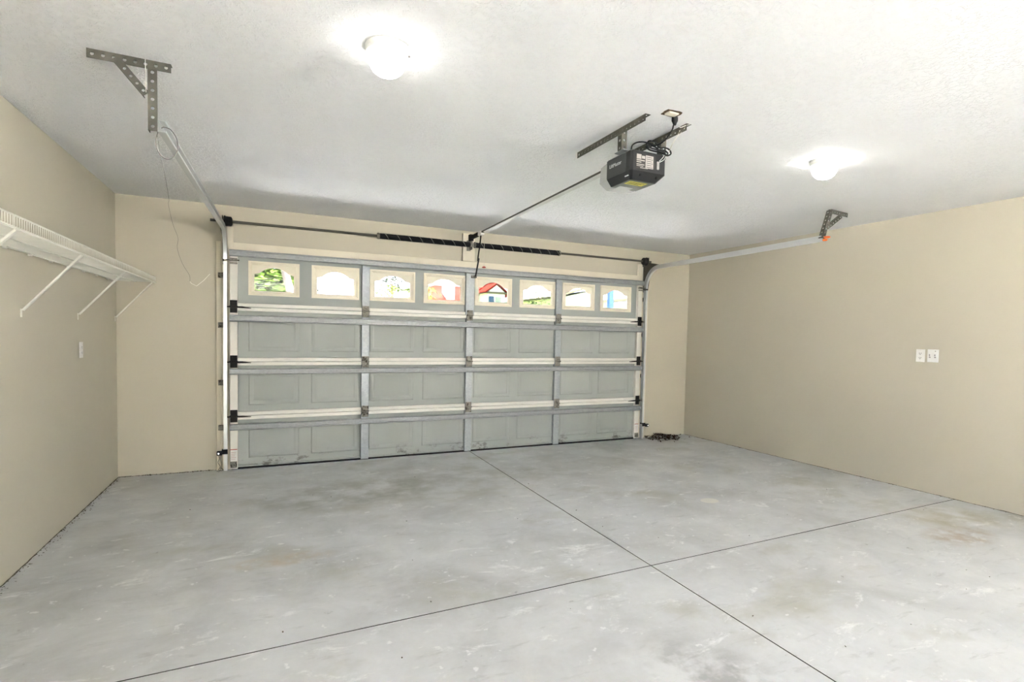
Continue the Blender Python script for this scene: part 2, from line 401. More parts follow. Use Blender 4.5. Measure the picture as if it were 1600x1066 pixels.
MXZ = lambda x, y, z: Matrix(((1, 0, 0, x), (0, 0, 1, y), (0, 1, 0, z), (0, 0, 0, 1)))     # (a, b, c) -> (x+a, y+c, z+b)
def make_panel(w_, h_):
    bm = B(); o = [(-w_/2, -h_/2), (w_/2, -h_/2), (w_/2, h_/2), (-w_/2, h_/2)]
    i1 = [(a*(1-.022/w_*1), b*(1-.022/h_*1)) for a, b in o]
    lo = [bm.verts.new((a, 0, b)) for a, b in o]; mid = [bm.verts.new((a, -.006, b)) for a, b in i1]
    i2 = [(a*(1-.07/w_), b*(1-.07/h_)) for a, b in o]; i3 = [(a*(1-.10/w_), b*(1-.10/h_)) for a, b in o]
    m2 = [bm.verts.new((a, -.006, b)) for a, b in i2]; m3 = [bm.verts.new((a, -.003, b)) for a, b in i3]
    for A, D in ((lo, mid), (mid, m2), (m2, m3)):
        for q in range(4): bm.faces.new((A[q], A[(q+1) % 4], D[(q+1) % 4], D[q]))
    bm.faces.new(m3); bm.faces.new(lo[::-1])
    return bm
def hinge_mesh():
    bm = B()
    box(bm, -.036, .036, -.048, -.0445, .006, .058, .001); box(bm, -.036, .036, -.048, -.0445, -.062, -.006, .001)
    M = frame_M((-.04, -.052, 0), (0, 1, 0), (0, 0, 1), (1, 0, 0)); lathe(bm, [(.0085, 0), (.0085, .08)], M, 10)
    for s in (-1, 1):
        for z in (.042, -.046):
            lathe(bm, [(.007, 0), (.007, .005), (.003, .006)], frame_M((s*.022, -.048, z), (1, 0, 0), (0, 0, 1), (0, -1, 0)), 6)
    return bm
def end_hinge_mesh(s):
    bm = B()
    box(bm, -.030, .032, -.050, -.0445, .004, .062, .001); box(bm, -.030, .032, -.050, -.0445, -.058, -.004, .001)
    lathe(bm, [(.010, 0), (.010, .072)], frame_M((-.036, -.056, 0), (0, 1, 0), (0, 0, 1), (1, 0, 0)), 10)
    box(bm, -.024, .024, -.076, -.050, -.016, .012, .002)
    for u in (-.018, .018): lathe(bm, [(.007, 0), (.007, .006)], frame_M((u, -.05, .044), (1, 0, 0), (0, 0, 1), (0, -1, 0)), 6)
    return bm
shared = {}
def share(key, fn, m):
    if key not in shared:
        bm = fn(); bmesh.ops.recalc_face_normals(bm, faces=bm.faces[:]); me = bpy.data.meshes.new(key); bm.to_mesh(me); bm.free(); me.materials.append(m); shared[key] = me
    return shared[key]
def strut_mesh(z0, z1, x0=.0, x1=W+.01):
    """U-shaped galvanised stiffener: hat profile with two lips"""
    y0, y1 = -.046, -.078; t = .003; zc = (z0+z1)/2; hgt = (z1-z0)/2
    prof = [(y0, z1+.0), (y1+.010, z1), (y1, z1-.008), (y1, z1-.015), (y1+.012, z1-.018), (y1+.012, z0+.018), (y1, z0+.015), (y1, z0+.008), (y1+.010, z0), (y0, z0)]
    bm = B(); prism(bm, prof, x0, x1, Matrix(((0, 0, 1, 0), (1, 0, 0, 0), (0, 1, 0, 0), (0, 0, 0, 1)))); return bm
STRUT = {3: (2.083, 2.146), 2: (1.456, 1.522), 1: (.942, 1.000), 0: (.396, .456)}
for i in range(4):
    z0, z1 = JZ[i]+(.012 if i == 0 else .002), JZ[i+1]-.002
    bm = B()
    if i < 3: box(bm, .002, W-.002, YS, YS+.012, z0-.0018, z1+.0018)
    else:
        xs = [.002]+[v for a, b in WX for v in (a+.02, b-.02)]+[W-.002]
        for q in range(0, len(xs), 2): box(bm, xs[q], xs[q+1], YS, YS+.012, z0-.0018, z1)
        for a, b in WX: box(bm, a+.02, b-.02, YS, YS+.012, z0-.0018, WZ[0]+.02); box(bm, a+.02, b-.02, YS, YS+.012, WZ[1]-.02, z1)
    sec = obj('door_section', bm, MT['panel_low'] if i == 0 else MT['panel'], door)
    tag(sec, ['bottom row of panels, scuffed along its lower edge', 'second row of panels from the floor', 'row of panels under the windows', 'top row with eight arched windows'][i])
    # white rolled lips at the section joints
    if i > 0:
        bm = B(); box(bm, .06, W-.06, -.034, YS, z0, z0+.036, .005); obj('bottom_rail', bm, MT['white_rail'], sec)
    if i < 3:
        bm = B(); box(bm, .06, W-.06, -.034, YS, z1-.036, z1, .005); obj('top_rail', bm, MT['white_rail'], sec)
    if i == 0:
        bm = B(); box(bm, .01, W-.01, -.030, YS+.012, .004, .022, .004); obj('bottom_seal', bm, MT['rubber'], sec)
        bm = B(); box(bm, .06, W-.06, -.018, YS, .020, .040, .003); obj('bottom_rail', bm, MT['panel_low'], sec)
    for s in (0, 1):
        bm = B(); x0 = .002 if s == 0 else W-.068; box(bm, x0, x0+.066, -.044, YS, z0, z1, .003); obj('end_stile', bm, MT['stile'], sec)
    for q, x in enumerate(ST):
        hw = .052 if (i == 3 and q == 1) else .040
        bm = B(); y_ = -.0442
        zt = z1-.002 if i == 3 else z1-.004
        prism(bm, [(-hw, YS), (-hw, y_+.004), (-hw+.004, y_), (hw-.004, y_), (hw, y_+.004), (hw, YS)], z0+.004, zt, Matrix.Translation((x, 0, 0)))
        obj('center_stile', bm, MT['galv_pale'], sec)
    bm = strut_mesh(*STRUT[i]); obj('strut', bm, MT['galv'], sec)
    if i < 3:
        zb, zt = z0+.098, z1-.105
        for a, b in WX:
            me = share('raised_panel_%d_%d' % (round((b-a)*1000), i), lambda: make_panel(b-a, (JZ[i+1]-JZ[i])-.205), MT['panel_low'] if i == 0 else MT['panel'])
            obj('raised_panel', me, None, sec, ((a+b)/2, YS, (zb+zt)/2))
    else:
        for a, b in WX:
            w_, h_ = b-a, WZ[1]-WZ[0]; xc, zc = (a+b)/2, sum(WZ)/2
            R = lambda m_: [(-w_/2+m_, -h_/2+m_), (w_/2-m_, -h_/2+m_), (w_/2-m_, h_/2-m_), (-w_/2+m_, h_/2-m_)]
            bm = B(); ring_plate(bm, R(0), R(.022), YS, YS-.012, MXZ(xc, 0, zc), R(.016)); ring_plate(bm, R(.012), R(.034), YS+.004, YS-.004, MXZ(xc, 0, zc), R(.028))
            fr_ = obj('window_frame', bm, MT['winframe'], sec)
            bm = B(); inn = arch_hole(w_, h_); ring_plate(bm, outer_match(inn, w_-.036, h_-.036), inn, YS+.010, YS+.004, MXZ(xc, 0, zc)); obj('arched_insert', bm, MT['insert'], sec)
            bm = B(); box(bm, a+.012, b-.012, YS+.0125, YS+.0150, WZ[0]+.012, WZ[1]-.012); obj('pane', bm, MT['glass'], sec)
    # hinges at the joint above this section
    if i < 3:
        zj = JZ[i+1]
        for x in ST: obj('hinge', share('hinge', hinge_mesh, MT['hinge']), None, sec, (x, 0, zj))
        for s in (0, 1):
            x = .034 if s == 0 else W-.034
            obj('end_hinge', share('end_hinge', lambda: end_hinge_mesh(0), MT['grease'] if True else None), None, sec, (x, 0, zj))
            bm = B(); x_in = .185 if s == 0 else W-.185; x_out = -.030 if s == 0 else W+.030
            tube(bm, [(x_out, -.064, zj-.002), ((x+x_in)/2, -.063, zj-.004), (x_in, -.050, zj-.010)], [.0055, .009, .003], 8); obj('roller_stem', bm, MT['grease'], sec)
            bm = B(); lathe(bm, [(.008, -.006), (.021, -.006), (.021, .006), (.008, .006)], frame_M((x_out, -.064, zj), (0, 1, 0), (0, 0, 1), (1, 0, 0)), 16); obj('roller', bm, MT['white'], sec)
    for s in (0, 1):
        x = .034 if s == 0 else W-.034; x_out = -.030 if s == 0 else W+.030
        if i == 3:
            bm = B(); box(bm, x-.034, x+.034, -.062, -.044, 2.036, 2.066, .002); box(bm, x-.034, x+.034, -.050, -.044, 2.010, 2.030, .002)
            tube(bm, [(x_out, -.068, 2.048), (.085 if s == 0 else W-.085, -.064, 2.046)], .006, 8); obj('top_roller_bracket', bm, MT['hinge'], sec)
        if i == 0:
            bm = B(); box(bm, x-.028, x+.028, -.052, -.044, .028, .088, .002); box(bm, x-.012, x+.018, -.070, -.052, .030, .060, .002); obj('bottom_bracket', bm, MT['hinge'], sec)
            bm = B(); box(bm, x-.030, x+.030, -.0450, -.0440, .094, .210); lb = obj('warning_sticker', bm, MT['label_white'], sec)
            bm = B(); box(bm, x-.030, x+.030, -.0456, -.0450, .203, .210)
            for q in range(5): box(bm, x-.022, x+.020-.006*(q % 3), -.0456, -.0450, .176-.017*q, .1785-.017*q)
            obj('sticker_print', bm, MT['print_red'], sec)
# opener plate on the middle stile of the top row
bm = B(); box(bm, 2.442, 2.500, -.054, -.044, 2.030, 2.062, .002); box(bm, 2.468, 2.474, -.098, -.054, 2.032, 2.060, .001); box(bm, 2.488, 2.494, -.098, -.054, 2.032, 2.060, .001)
obj('opener_plate', bm, MT['hinge'], door)

# ------------------------------------------------------------------ tracks
def sweep_track(name, path, inward, parent, depth=.030, half=.026, t=.0025):
    """C channel swept along path; inward is +1/-1 along x: the side its mouth faces"""
    prof = [(0, -half), (0, half), (depth, half), (depth, half-.010), (depth-t, half-.010), (depth-t, half-t), (t, half-t), (t, -half+t), (depth-t, -half+t), (depth-t, -half+.010), (depth, -half+.010), (depth, -half)]
    bm = B(); rings = []
    for i, p in enumerate(path):
        p = Vector(p); a = Vector(path[max(0, i-1)]); b = Vector(path[min(len(path)-1, i+1)]); d = (b-a).normalized()
        xdir = Vector((inward, 0, 0)); xdir = (xdir-d*xdir.dot(d)).normalized(); nrm = d.cross(xdir).normalized()
        rings.append([bm.verts.new(p + xdir*(u-depth/2) + nrm*v) for u, v in prof])
    n = len(prof)
    for A, D in zip(rings, rings[1:]):
        for k_ in range(n): bm.faces.new((A[k_], A[(k_+1) % n], D[(k_+1) % n], D[k_]))
    bm.faces.new(rings[0][::-1]); bm.faces.new(rings[-1])
    return obj(name, bm, MT['track'], parent, smooth=True)
def track(x, xe, ye, zc, ze, inward, label, r=.27):
    t = thing('door_track', label, 'track', (x, -.07, 0), 'roller tracks of the garage door')
    y0 = -.068
    sweep_track('vertical_track', [(x, y0, .012), (x, y0, 1.0), (x, y0, zc-r-.02)], inward, t)
    arc = [(x, y0-r+r*math.cos(a), zc-r+r*math.sin(a)) for a in [i*PI/2/12 for i in range(13)]]
    sweep_track('curved_track', arc, inward, t)
    sweep_track('horizontal_track', [arc[-1], (x+(xe-x)*.5, (y0-r+ye)/2, (zc+ze)/2), (xe, ye, ze)], inward, t)
    o = -inward
    for z in (.42, .86, 1.42, 1.90):
        bm = B(); xa, xb = sorted((x+o*.015, x+o*.066)); box(bm, xa, xb, -.004, .014, z-.026, z+.026, .001)
        xa, xb = sorted((x+o*.013, x+o*.018)); box(bm, xa, xb, -.090, .014, z-.026, z+.026, .001)
        lathe(bm, [(.008, 0), (.008, .006)], frame_M((x+o*.043, -.004, z), (1, 0, 0), (0, 0, 1), (0, -1, 0)), 6)
        obj('jamb_bracket', bm, MT['hinge'], t)
    # flag bracket behind the bend
    bm = B(); xa, xb = sorted((x+o*.015, x+o*.020)); 
    prism(bm, [(.014, 2.0), (.014, 2.39), (-.10, 2.39), (-.36, 2.335), (-.36, 2.30), (-.14, 2.26), (-.09, 2.0)], xa, xb, Matrix(((0, 0, 1, 0), (1, 0, 0, 0), (0, 1, 0, 0), (0, 0, 0, 1))))
    obj('flag_bracket', bm, MT['angle'], t)
    return t
TL = track(-.034, -.083, -3.05, 2.318, 2.300, 1, 'galvanised roller track left of the garage door, bending back below the ceiling')
TR = track(4.915, 4.822, -2.72, 2.312, 2.312, -1, 'galvanised roller track right of the garage door, bending back below the ceiling')
bm = B()
for dz, dx, l in ((.012, .015, .055), (-.014, .0, .038)):
    lathe(bm, [(.004, -.01), (.010, 0), (.010, l*.7), (.006, l)], frame_M((4.822+dx, -2.74, 2.312+dz), (0, 1, 0), (0, 0, 1), (1, -.2, .1)), 10)
obj('orange_end_plug', bm, MT['orange'], TR)

# ------------------------------------------------------------------ slotted hangers
def hanger(label, top0, top1, drop0, drop1, br0, br1, flip=1):
    t = thing('slotted_hanger', label, 'hanger', top0, 'slotted steel hangers on the ceiling')
    obj('ceiling_angle', angle_bar(top0, top1, (0, 0, -1), (0, 1, 0)), MT['angle'], t)
    obj('drop_angle', angle_bar(drop0, drop1, (1, 0, 0), (0, 1, 0), .036), MT['angle'], t)
    if br0: obj('brace', angle_bar(br0, br1, (1, 0, .6), (0, 1, 0), .030, .036, .0065), MT['angle'], t)
    return t
hanger('slotted steel hanger with brace at the end of the left track', (-.350, -3.06, H-.001), (-.045, -3.06, H-.001), (-.134, -3.055, H-.03), (-.134, -3.055, 2.272), (-.262, -3.058, 2.552), (-.150, -3.058, 2.418))
hanger('short slotted steel hanger with brace at the end of the right track', (4.900, -2.75, H-.001), (5.165, -2.72, H-.001), (4.900, -2.735, H-.006), (4.818, -2.725, 2.318), (5.055, -2.73, 2.548), (4.872, -2.73, 2.425))
for X_, lab in ((2.150, 'long slotted steel hanger nearer the left track, holding up the opener motor'), (2.430, 'slotted steel hanger behind the opener motor, beside the ceiling socket')):
    t = thing('slotted_hanger', lab, 'hanger', (X_, -3.64, H), 'slotted steel hangers on the ceiling')
    obj('ceiling_angle', angle_bar((X_, -2.935, H-.001), (X_, -3.645, H-.001), (0, 0, -1), (1, 0, 0), .036), MT['angle'], t)
    obj('drop_angle', angle_bar((X_+.003, -3.425, H-.005), (X_+.003, -3.425, 2.448), (0, 1, 0), (1, 0, 0), .036), MT['angle'], t)

# ------------------------------------------------------------------ torsion bar
tz, ty = 2.405, -.085
t = thing('torsion_spring_assembly', 'black torsion springs on a steel bar above the garage door', 'spring', (2.44, ty, tz))
MX = lambda x: frame_M((x, ty, tz), (0, 1, 0), (0, 0, 1), (1, 0, 0))
bm = B(); lathe(bm, [(.0125, 0), (.0125, 5.13)], MX(-.155), 14); obj('torsion_bar', bm, MT['angle'], t, smooth=True)
def spring(x0, x1):
    pitch = .0075; n = int((x1-x0)/pitch); seg = 10; pts = []
    for i in range(n*seg+1): a = 2*PI*i/seg; pts.append((x0+(x1-x0)*i/(n*seg), ty+.0265*math.cos(a), tz+.0265*math.sin(a)))
    bm = B(); tube(bm, pts, .0042, 5); o = obj('torsion_spring', bm, MT['spring'], t, smooth=True)
    turns = (x1-x0)/.125; m_ = int(turns*16); pts = []
    bm = B()
    prev = None
    for i in range(m_+1):
        a = 2*PI*i/16; x = x0+.01+(x1-x0-.02)*i/m_; rr = .0312
        v = [bm.verts.new((x+d, ty+q*math.cos(a), tz+q*math.sin(a))) for d, q in ((-.004, rr), (.004, rr), (.004, rr-.002), (-.004, rr-.002))]
        if prev:
            for k_ in range(4): bm.faces.new((prev[k_], prev[(k_+1) % 4], v[(k_+1) % 4], v[k_]))
        prev = v
    obj('winding_stripe', bm, MT['mark'], o)
spring(1.400, 2.405); spring(2.480, 3.555)
for x in (1.372, 3.552):
    bm = B(); s = 1
    lathe(bm, [(.016, 0), (.030, .002), (.034, .010), (.034, .018), (.026, .030), (.016, .034)], MX(x), 16); obj('winding_cone', bm, MT['hinge'], t, smooth=True)
bm = B(); lathe(bm, [(.016, -.034), (.036, -.030), (.036, -.020), (.022, -.014), (.022, .014), (.036, .020), (.036, .030), (.016, .034)], MX(2.442), 16); obj('spring_cone', bm, MT['hinge'], t, smooth=True)
bm = B(); box(bm, 2.436, 2.446, ty+.015, .004, tz-.05, tz+.05, .001); box(bm, 2.400, 2.446, -.004, .004, tz-.06, tz+.06, .001); obj('center_bracket', bm, MT['hinge'], t)
for x, s in ((-.006, 1), (W-.012, -1)):
    bm = B(); prof = [(.014, -.034), (.052, -.034), (.054, -.026), (.046, -.022)]
    for q in range(5): prof += [(.044, -.020+.009*q), (.047, -.0155+.009*q)]
    prof += [(.040, .028), (.026, .034), (.014, .034)]
    M = MX(x) if s > 0 else MX(x) @ Matrix.Rotation(PI, 4, 'X'); lathe(bm, prof, M, 20); obj('cable_drum', bm, MT['black'], t, smooth=True)
    bm = B(); xe = x-s*.048; box(bm, xe-.002, xe+.002, ty-.035, .016, tz-.06, tz+.05, .001); obj('end_bearing_plate', bm, MT['angle'], t)
    bm = B(); tube(bm, [(x-s*.015, ty-.01+.045, tz), (x-s*.005, .000, 1.0), (x+s*.01, -.045, .05)], .0016, 5); obj('lift_cable', bm, MT['wire_grey'], t)

# ------------------------------------------------------------------ opener: rail, arm, motor
R0, R1 = Vector((2.440, -.045, 2.492)), Vector((2.296, -3.150, 2.452))
o_ = thing('garage_door_opener', 'dark garage door opener motor with white lamp lens and long drive rail', 'opener', (2.30, -3.37, 2.30))
d = (R1-R0).normalized(); sx = d.cross(Vector((0, 0, 1))).normalized(); up = sx.cross(d)
MR = frame_M(R0, sx, up, d); Lr = (R1-R0).length
bm = B(); prism(bm, [(-.014, -.004), (.014, -.004), (.014, .012), (-.014, .012)], 0, Lr, MR); obj('rail', bm, MT['angle'], o_)
bm = B(); prism(bm, [(-.017, -.012), (.017, -.012), (.017, -.0045), (-.017, -.0045)], .50, Lr, MR); obj('rail_strip', bm, MT['label_white'], o_)
bm = B(); prism(bm, [(-.020, -.016), (.020, -.016), (.020, .018), (-.020, .018)], -.02, .30, MR); box(bm, 2.418, 2.462, -.060, .004, 2.455, 2.530, .002); obj('header_bracket', bm, MT['black'], o_)
T0 = R0+d*.36
bm = B(); box(bm, -.020, .020, -.026, .020, -.055, .055, .004, MR @ Matrix.Translation((0, 0, .36))); obj('trolley', bm, MT['white'], o_)
bm = B(); a0 = T0+Vector((0, 0, -.02))
tube(bm, [a0, (2.452, -.300, 2.380), (2.462, -.225, 2.270), (2.468, -.190, 2.215)], .008, 6); tube(bm, [(2.476, -.205, 2.240), (2.478, -.155, 2.150), (2.481, -.092, 2.048)], .009, 6); obj('lift_arm', bm, MT['black'], o_)
hx, hy = 2.470, -.39
bm = B(); tube(bm, [(hx-.02, hy, 2.47), (hx, hy, 2.40), (hx, hy, 2.135)], .0022, 6); obj('release_rope', bm, MT['wire_pale'], o_)
bm = B(); lathe(bm, [(.003, .022), (.010, .019), (.021, .010), (.021, .004), (.010, 0), (.003, 0)], Matrix.Translation((hx, hy, 2.112)), 14); obj('release_handle', bm, MT['red'], o_)
# motor housing
ux0, ux1, uyr, uyf, ut, us, ub = 2.180, 2.424, -3.490, -3.245, 2.448, 2.333, 2.294
def hull(bm, rings):
    R_ = [[bm.verts.new(v) for v in r] for r in rings]
    n = len(R_[0])
    for A, D in zip(R_, R_[1:]):
        for k_ in range(n): bm.faces.new((A[k_], A[(k_+1) % n], D[(k_+1) % n], D[k_]))
    bm.faces.new(R_[0][::-1]); bm.faces.new(R_[-1])
def rect(x0, x1, y0, y1, z, c=.012): return [(x0+c, y0, z), (x1-c, y0, z), (x1, y0+c, z), (x1, y1, z), (x0, y1, z), (x0, y0+c, z)]
bm = B(); hull(bm, [rect(ux0+.030, ux1-.030, uyr+.045, uyf, ub), rect(ux0, ux1, uyr, uyf, us), rect(ux0, ux1, uyr, uyf, ut-.008), rect(ux0+.008, ux1-.008, uyr+.008, uyf, ut)])
hs = obj('motor_housing', bm, MT['unit_dark'], o_)
bm = B(); prism(bm, [(uyr+.052, us+.001), (uyf-.001, us+.001), (uyf-.001, ut-.010), (uyr+.052, ut-.010)], ux0-.0025, ux0+.001, Matrix(((0, 0, 1, 0), (1, 0, 0, 0), (0, 1, 0, 0), (0, 0, 0, 1)))); obj('side_panel', bm, MT['unit'], o_)
bm = B(); box(bm, ux0+.034, ux1-.034, uyr+.06, uyf-.002, ub-.002, ub+.001); obj('bottom_cover', bm, MT['unit_mid'], o_)
bm = B(); box(bm, ux0+.048, ux1-.072, uyr+.075, uyr+.135, ub-.003, ub-.0015); lb = obj('yellow_label', bm, MT['label_yellow'], o_)
bm = B()
for q in range(3): box(bm, ux0+.058, ux1-.085-.01*q, uyr+.086+.016*q, uyr+.091+.016*q, ub-.0036, ub-.0028)
obj('label_print', bm, MT['print'], lb)
# lamp lens towards the door, wrapping below
yl = uyf+.115
bm = B(); hull(bm, [[(ux0+.042, uyf+.01, ub-.003), (ux1-.040, uyf+.01, ub-.003), (ux1-.050, yl-.035, ub-.001), (ux0+.052, yl-.035, ub-.001)], [(ux0+.006, uyf, us), (ux1-.006, uyf, us), (ux1-.022, yl, us+.006), (ux0+.022, yl, us+.006)], [(ux0+.006, uyf, ut-.012), (ux1-.006, uyf, ut-.012), (ux1-.022, yl-.012, ut-.018), (ux0+.022, yl-.012, ut-.018)]])
obj('lamp_lens', bm, MT['lens'], o_)
bm = B(); box(bm, ux0+.06, ux1-.09, uyf-.055, uyf+.06, ub-.0045, ub-.0025, .0005); obj('lens_lip', bm, MT['lens'], o_)
# mounting tabs up to the straps
for x in (2.166, 2.430):
    bm = B(); box(bm, x-.014, x+.020, -3.45, -3.36, 2.4475, 2.4525, .001); obj('mounting_tab', bm, MT['galv'], o_)
# rear labels
bm = B(); box(bm, ux0+.030, ux0+.118, uyr-.0016, uyr, 2.342, 2.428); rl = obj('rear_label', bm, MT['print'], o_)
bm = B()
for q, (z0, z1, xa, xb) in enumerate(((2.398, 2.424, .034, .066), (2.402, 2.418, .070, .092), (2.388, 2.394, .034, .090), (2.378, 2.383, .034, .066), (2.366, 2.370, .034, .088), (2.358, 2.361, .034, .080), (2.348, 2.352, .060, .112))): box(bm, ux0+xa, ux0+xb, uyr-.0024, uyr-.0016, z0, z1)
obj('label_print', bm, MT['label_grey'], rl)
bm = B(); box(bm, ux0+.096, ux0+.150, uyr-.0022, uyr-.0004, 2.352, 2.424); rg = obj('rear_label', bm, MT['label_grey'], o_)
bm = B()
for q in range(6): box(bm, ux0+.101, ux0+.145-.006*(q % 2), uyr-.0030, uyr-.0022, 2.358+.011*q, 2.3605+.011*q)
obj('label_print', bm, MT['print'], rg)
bm = B(); box(bm, ux0+.172, ux0+.190, uyr-.008, uyr, 2.355, 2.400, .002); obj('terminal_block', bm, MT['label_grey'], o_)
for x, z in ((ux0+.070, 2.318), (ux1-.060, 2.314)):
    bm = B(); box(bm, x, x+.010, uyr+.012, uyr+.022, z-.008, z+.008, .001); obj('vent_slot', bm, MT['rubber'], o_)
MS = frame_M((ux0-.0027, -3.335, 2.398), (0, -1, 0), (0, 0, 1), (-1, 0, 0))
text_mesh('LiftMaster', .030, MS, MT['print_white'], 'side_lettering', o_)
bm = B(); MC = frame_M((ux0+.0124, -3.43, 2.3125), (0, -1, 0), (-.61, 0, .79), (-.79, 0, -.61))
for xa, xb in ((-.018, -.004), (-.002, .010), (.012, .018)): box(bm, xa, xb, -.003, .003, 0, .0006, 0, MC)
obj('side_mark', bm, MT['print_white'], o_)
# power cord, bundled above the motor
def smooth_path(P, n=6):
    P = [Vector(p) for p in P]; out = []
    for i in range(len(P)-1):
        p0, p1, p2, p3 = P[max(0, i-1)], P[i], P[i+1], P[min(len(P)-1, i+2)]
        for q in range(n):
            s = q/n; out.append(.5*((2*p1)+(p2-p0)*s+(2*p0-5*p1+4*p2-p3)*s*s+(3*p1-p0-3*p2+p3)*s**3))
    return out+[P[-1]]
bm = B()
tube(bm, smooth_path([(2.197, -3.46, 2.446), (2.205, -3.46, 2.478), (2.235, -3.465, 2.497), (2.270, -3.48, 2.500), (2.296, -3.50, 2.488), (2.322, -3.52, 2.474)]), .0042, 7)
tube(bm, smooth_path([(2.249, -3.53, 2.468), (2.268, -3.53, 2.491), (2.306, -3.535, 2.486), (2.338, -3.53, 2.466), (2.383, -3.525, 2.474), (2.420, -3.52, 2.469), (2.426, -3.525, 2.446), (2.394, -3.53, 2.430), (2.366, -3.535, 2.444), (2.321, -3.53, 2.451), (2.272, -3.525, 2.458), (2.249, -3.53, 2.468)]), .0045, 7)
tube(bm, smooth_path([(2.256, -3.52, 2.458), (2.282, -3.515, 2.478), (2.320, -3.52, 2.468), (2.350, -3.52, 2.456), (2.395, -3.51, 2.464), (2.416, -3.51, 2.452), (2.398, -3.52, 2.438), (2.345, -3.515, 2.446), (2.290, -3.51, 2.450), (2.256, -3.52, 2.458)]), .0045, 7)
tube(bm, smooth_path([(2.310, -3.68, 2.535), (2.312, -3.67, 2.515), (2.318, -3.63, 2.495), (2.318, -3.60, 2.480), (2.308, -3.57, 2.468), (2.285, -3.54, 2.460)]), .0042, 7)
obj('power_cord', bm, MT['cord'], o_, smooth=True)
bm = B(); lathe(bm, [(.008, 0), (.011, .01), (.017, .022), (.017, .040)], Matrix.Translation((2.310, -3.69, 2.532)), 12); obj('plug', bm, MT['cord'], o_, smooth=True)
bm = B(); tube(bm, smooth_path([(2.401, -3.51, 2.449), (2.379, -3.512, 2.420), (2.359, -3.508, 2.398)]), .0016, 5); tube(bm, smooth_path([(2.410, -3.51, 2.447), (2.389, -3.512, 2.411), (2.362, -3.508, 2.394)]), .0016, 5); obj('signal_wire', bm, MT['white'], o_)
bm = B(); tube(bm, smooth_path([(2.41, -3.53, 2.445), (2.40, -3.56, 2.480), (2.415, -3.58, 2.520), (2.440, -3.60, 2.578)]), .0011, 5); tube(bm, smooth_path([(2.405, -3.535, 2.450), (2.398, -3.57, 2.480), (2.420, -3.60, 2.530), (2.455, -3.61, 2.578)]), .0011, 5); obj('signal_wire', bm, MT['wire_pale'], o_)

# ceiling socket in a ragged cut-out
t = thing('ceiling_socket', 'ceiling power socket in a ragged cut-out near the opener motor', 'outlet', (2.272, -3.715, H))
bm = B(); outer = []; inner = []
for q in range(16):
    a = 2*PI*q/16; rx, ry = .050, .036
    ca, sa = math.cos(a), math.sin(a); k_ = 1/max(abs(ca), abs(sa))**.7
    outer.append((rx*ca*k_*(1+random.uniform(-.08, .08)), ry*sa*k_*(1+random.uniform(-.08, .08)))); inner.append((rx*.72*ca*k_, ry*.72*sa*k_))
ring_plate(bm, outer, inner, -.004, .001, Matrix.Translation((2.268, -3.715, H))); obj('cutout_rim', bm, MT['brown'], t)
bm = B(); box(bm, 2.235, 2.300, -3.738, -3.694, H-.010, H, .003); obj('receptacle', bm, MT['trim'], t)
bm = B(); tag(obj('low_voltage_wire', tube(bm, smooth_path([(2.316, -3.675, 2.545), (2.335, -3.66, 2.556), (2.375, -3.645, 2.561), (2.400, -3.63, 2.556), (2.425, -3.64, 2.566), (2.455, -3.645, 2.5775)]), .002, 5), MT['white']), 'thin white wire curling from the ceiling socket plug to the ceiling', 'wire')

# ------------------------------------------------------------------ ceiling lamps
def ceiling_lamp(x, y, label):
    t = thing('ceiling_lamp', label, 'lamp', (x, y, H), 'mushroom ceiling lamps')
    M = Matrix.Translation((x, y, H)) @ Matrix.Rotation(PI, 4, 'X')
    bm = B(); lathe(bm, [(.088, -.001), (.090, .006), (.088, .014), (.085, .017), (.086, .030), (.080, .036), (.060, .036)], M, 40); obj('lamp_base', bm, MT['white'], t, smooth=True)
    bm = B(); prof = [(.074, .034)]
    for q in range(1, 13): a = PI/2*q/12*1.0; prof.append((.080*math.cos(a-.0)**.75 if q < 12 else 0, .036+.082*math.sin(a)))
    lathe(bm, prof, M, 40); obj('glass_dome', bm, MT['opal'], t, smooth=True)
    bm = B(); lathe(bm, [(.004, 0), (.004, .006)], frame_M((x+.084, y-.02, H-.026), (0, 1, 0), (0, 0, 1), (1, -.2, 0)), 8); obj('lamp_screw', bm, MT['hinge'], t)
ceiling_lamp(.800, -3.672, 'lit white dome ceiling lamp nearer the left wall')
ceiling_lamp(3.650, -3.590, 'lit white dome ceiling lamp right of the opener motor')

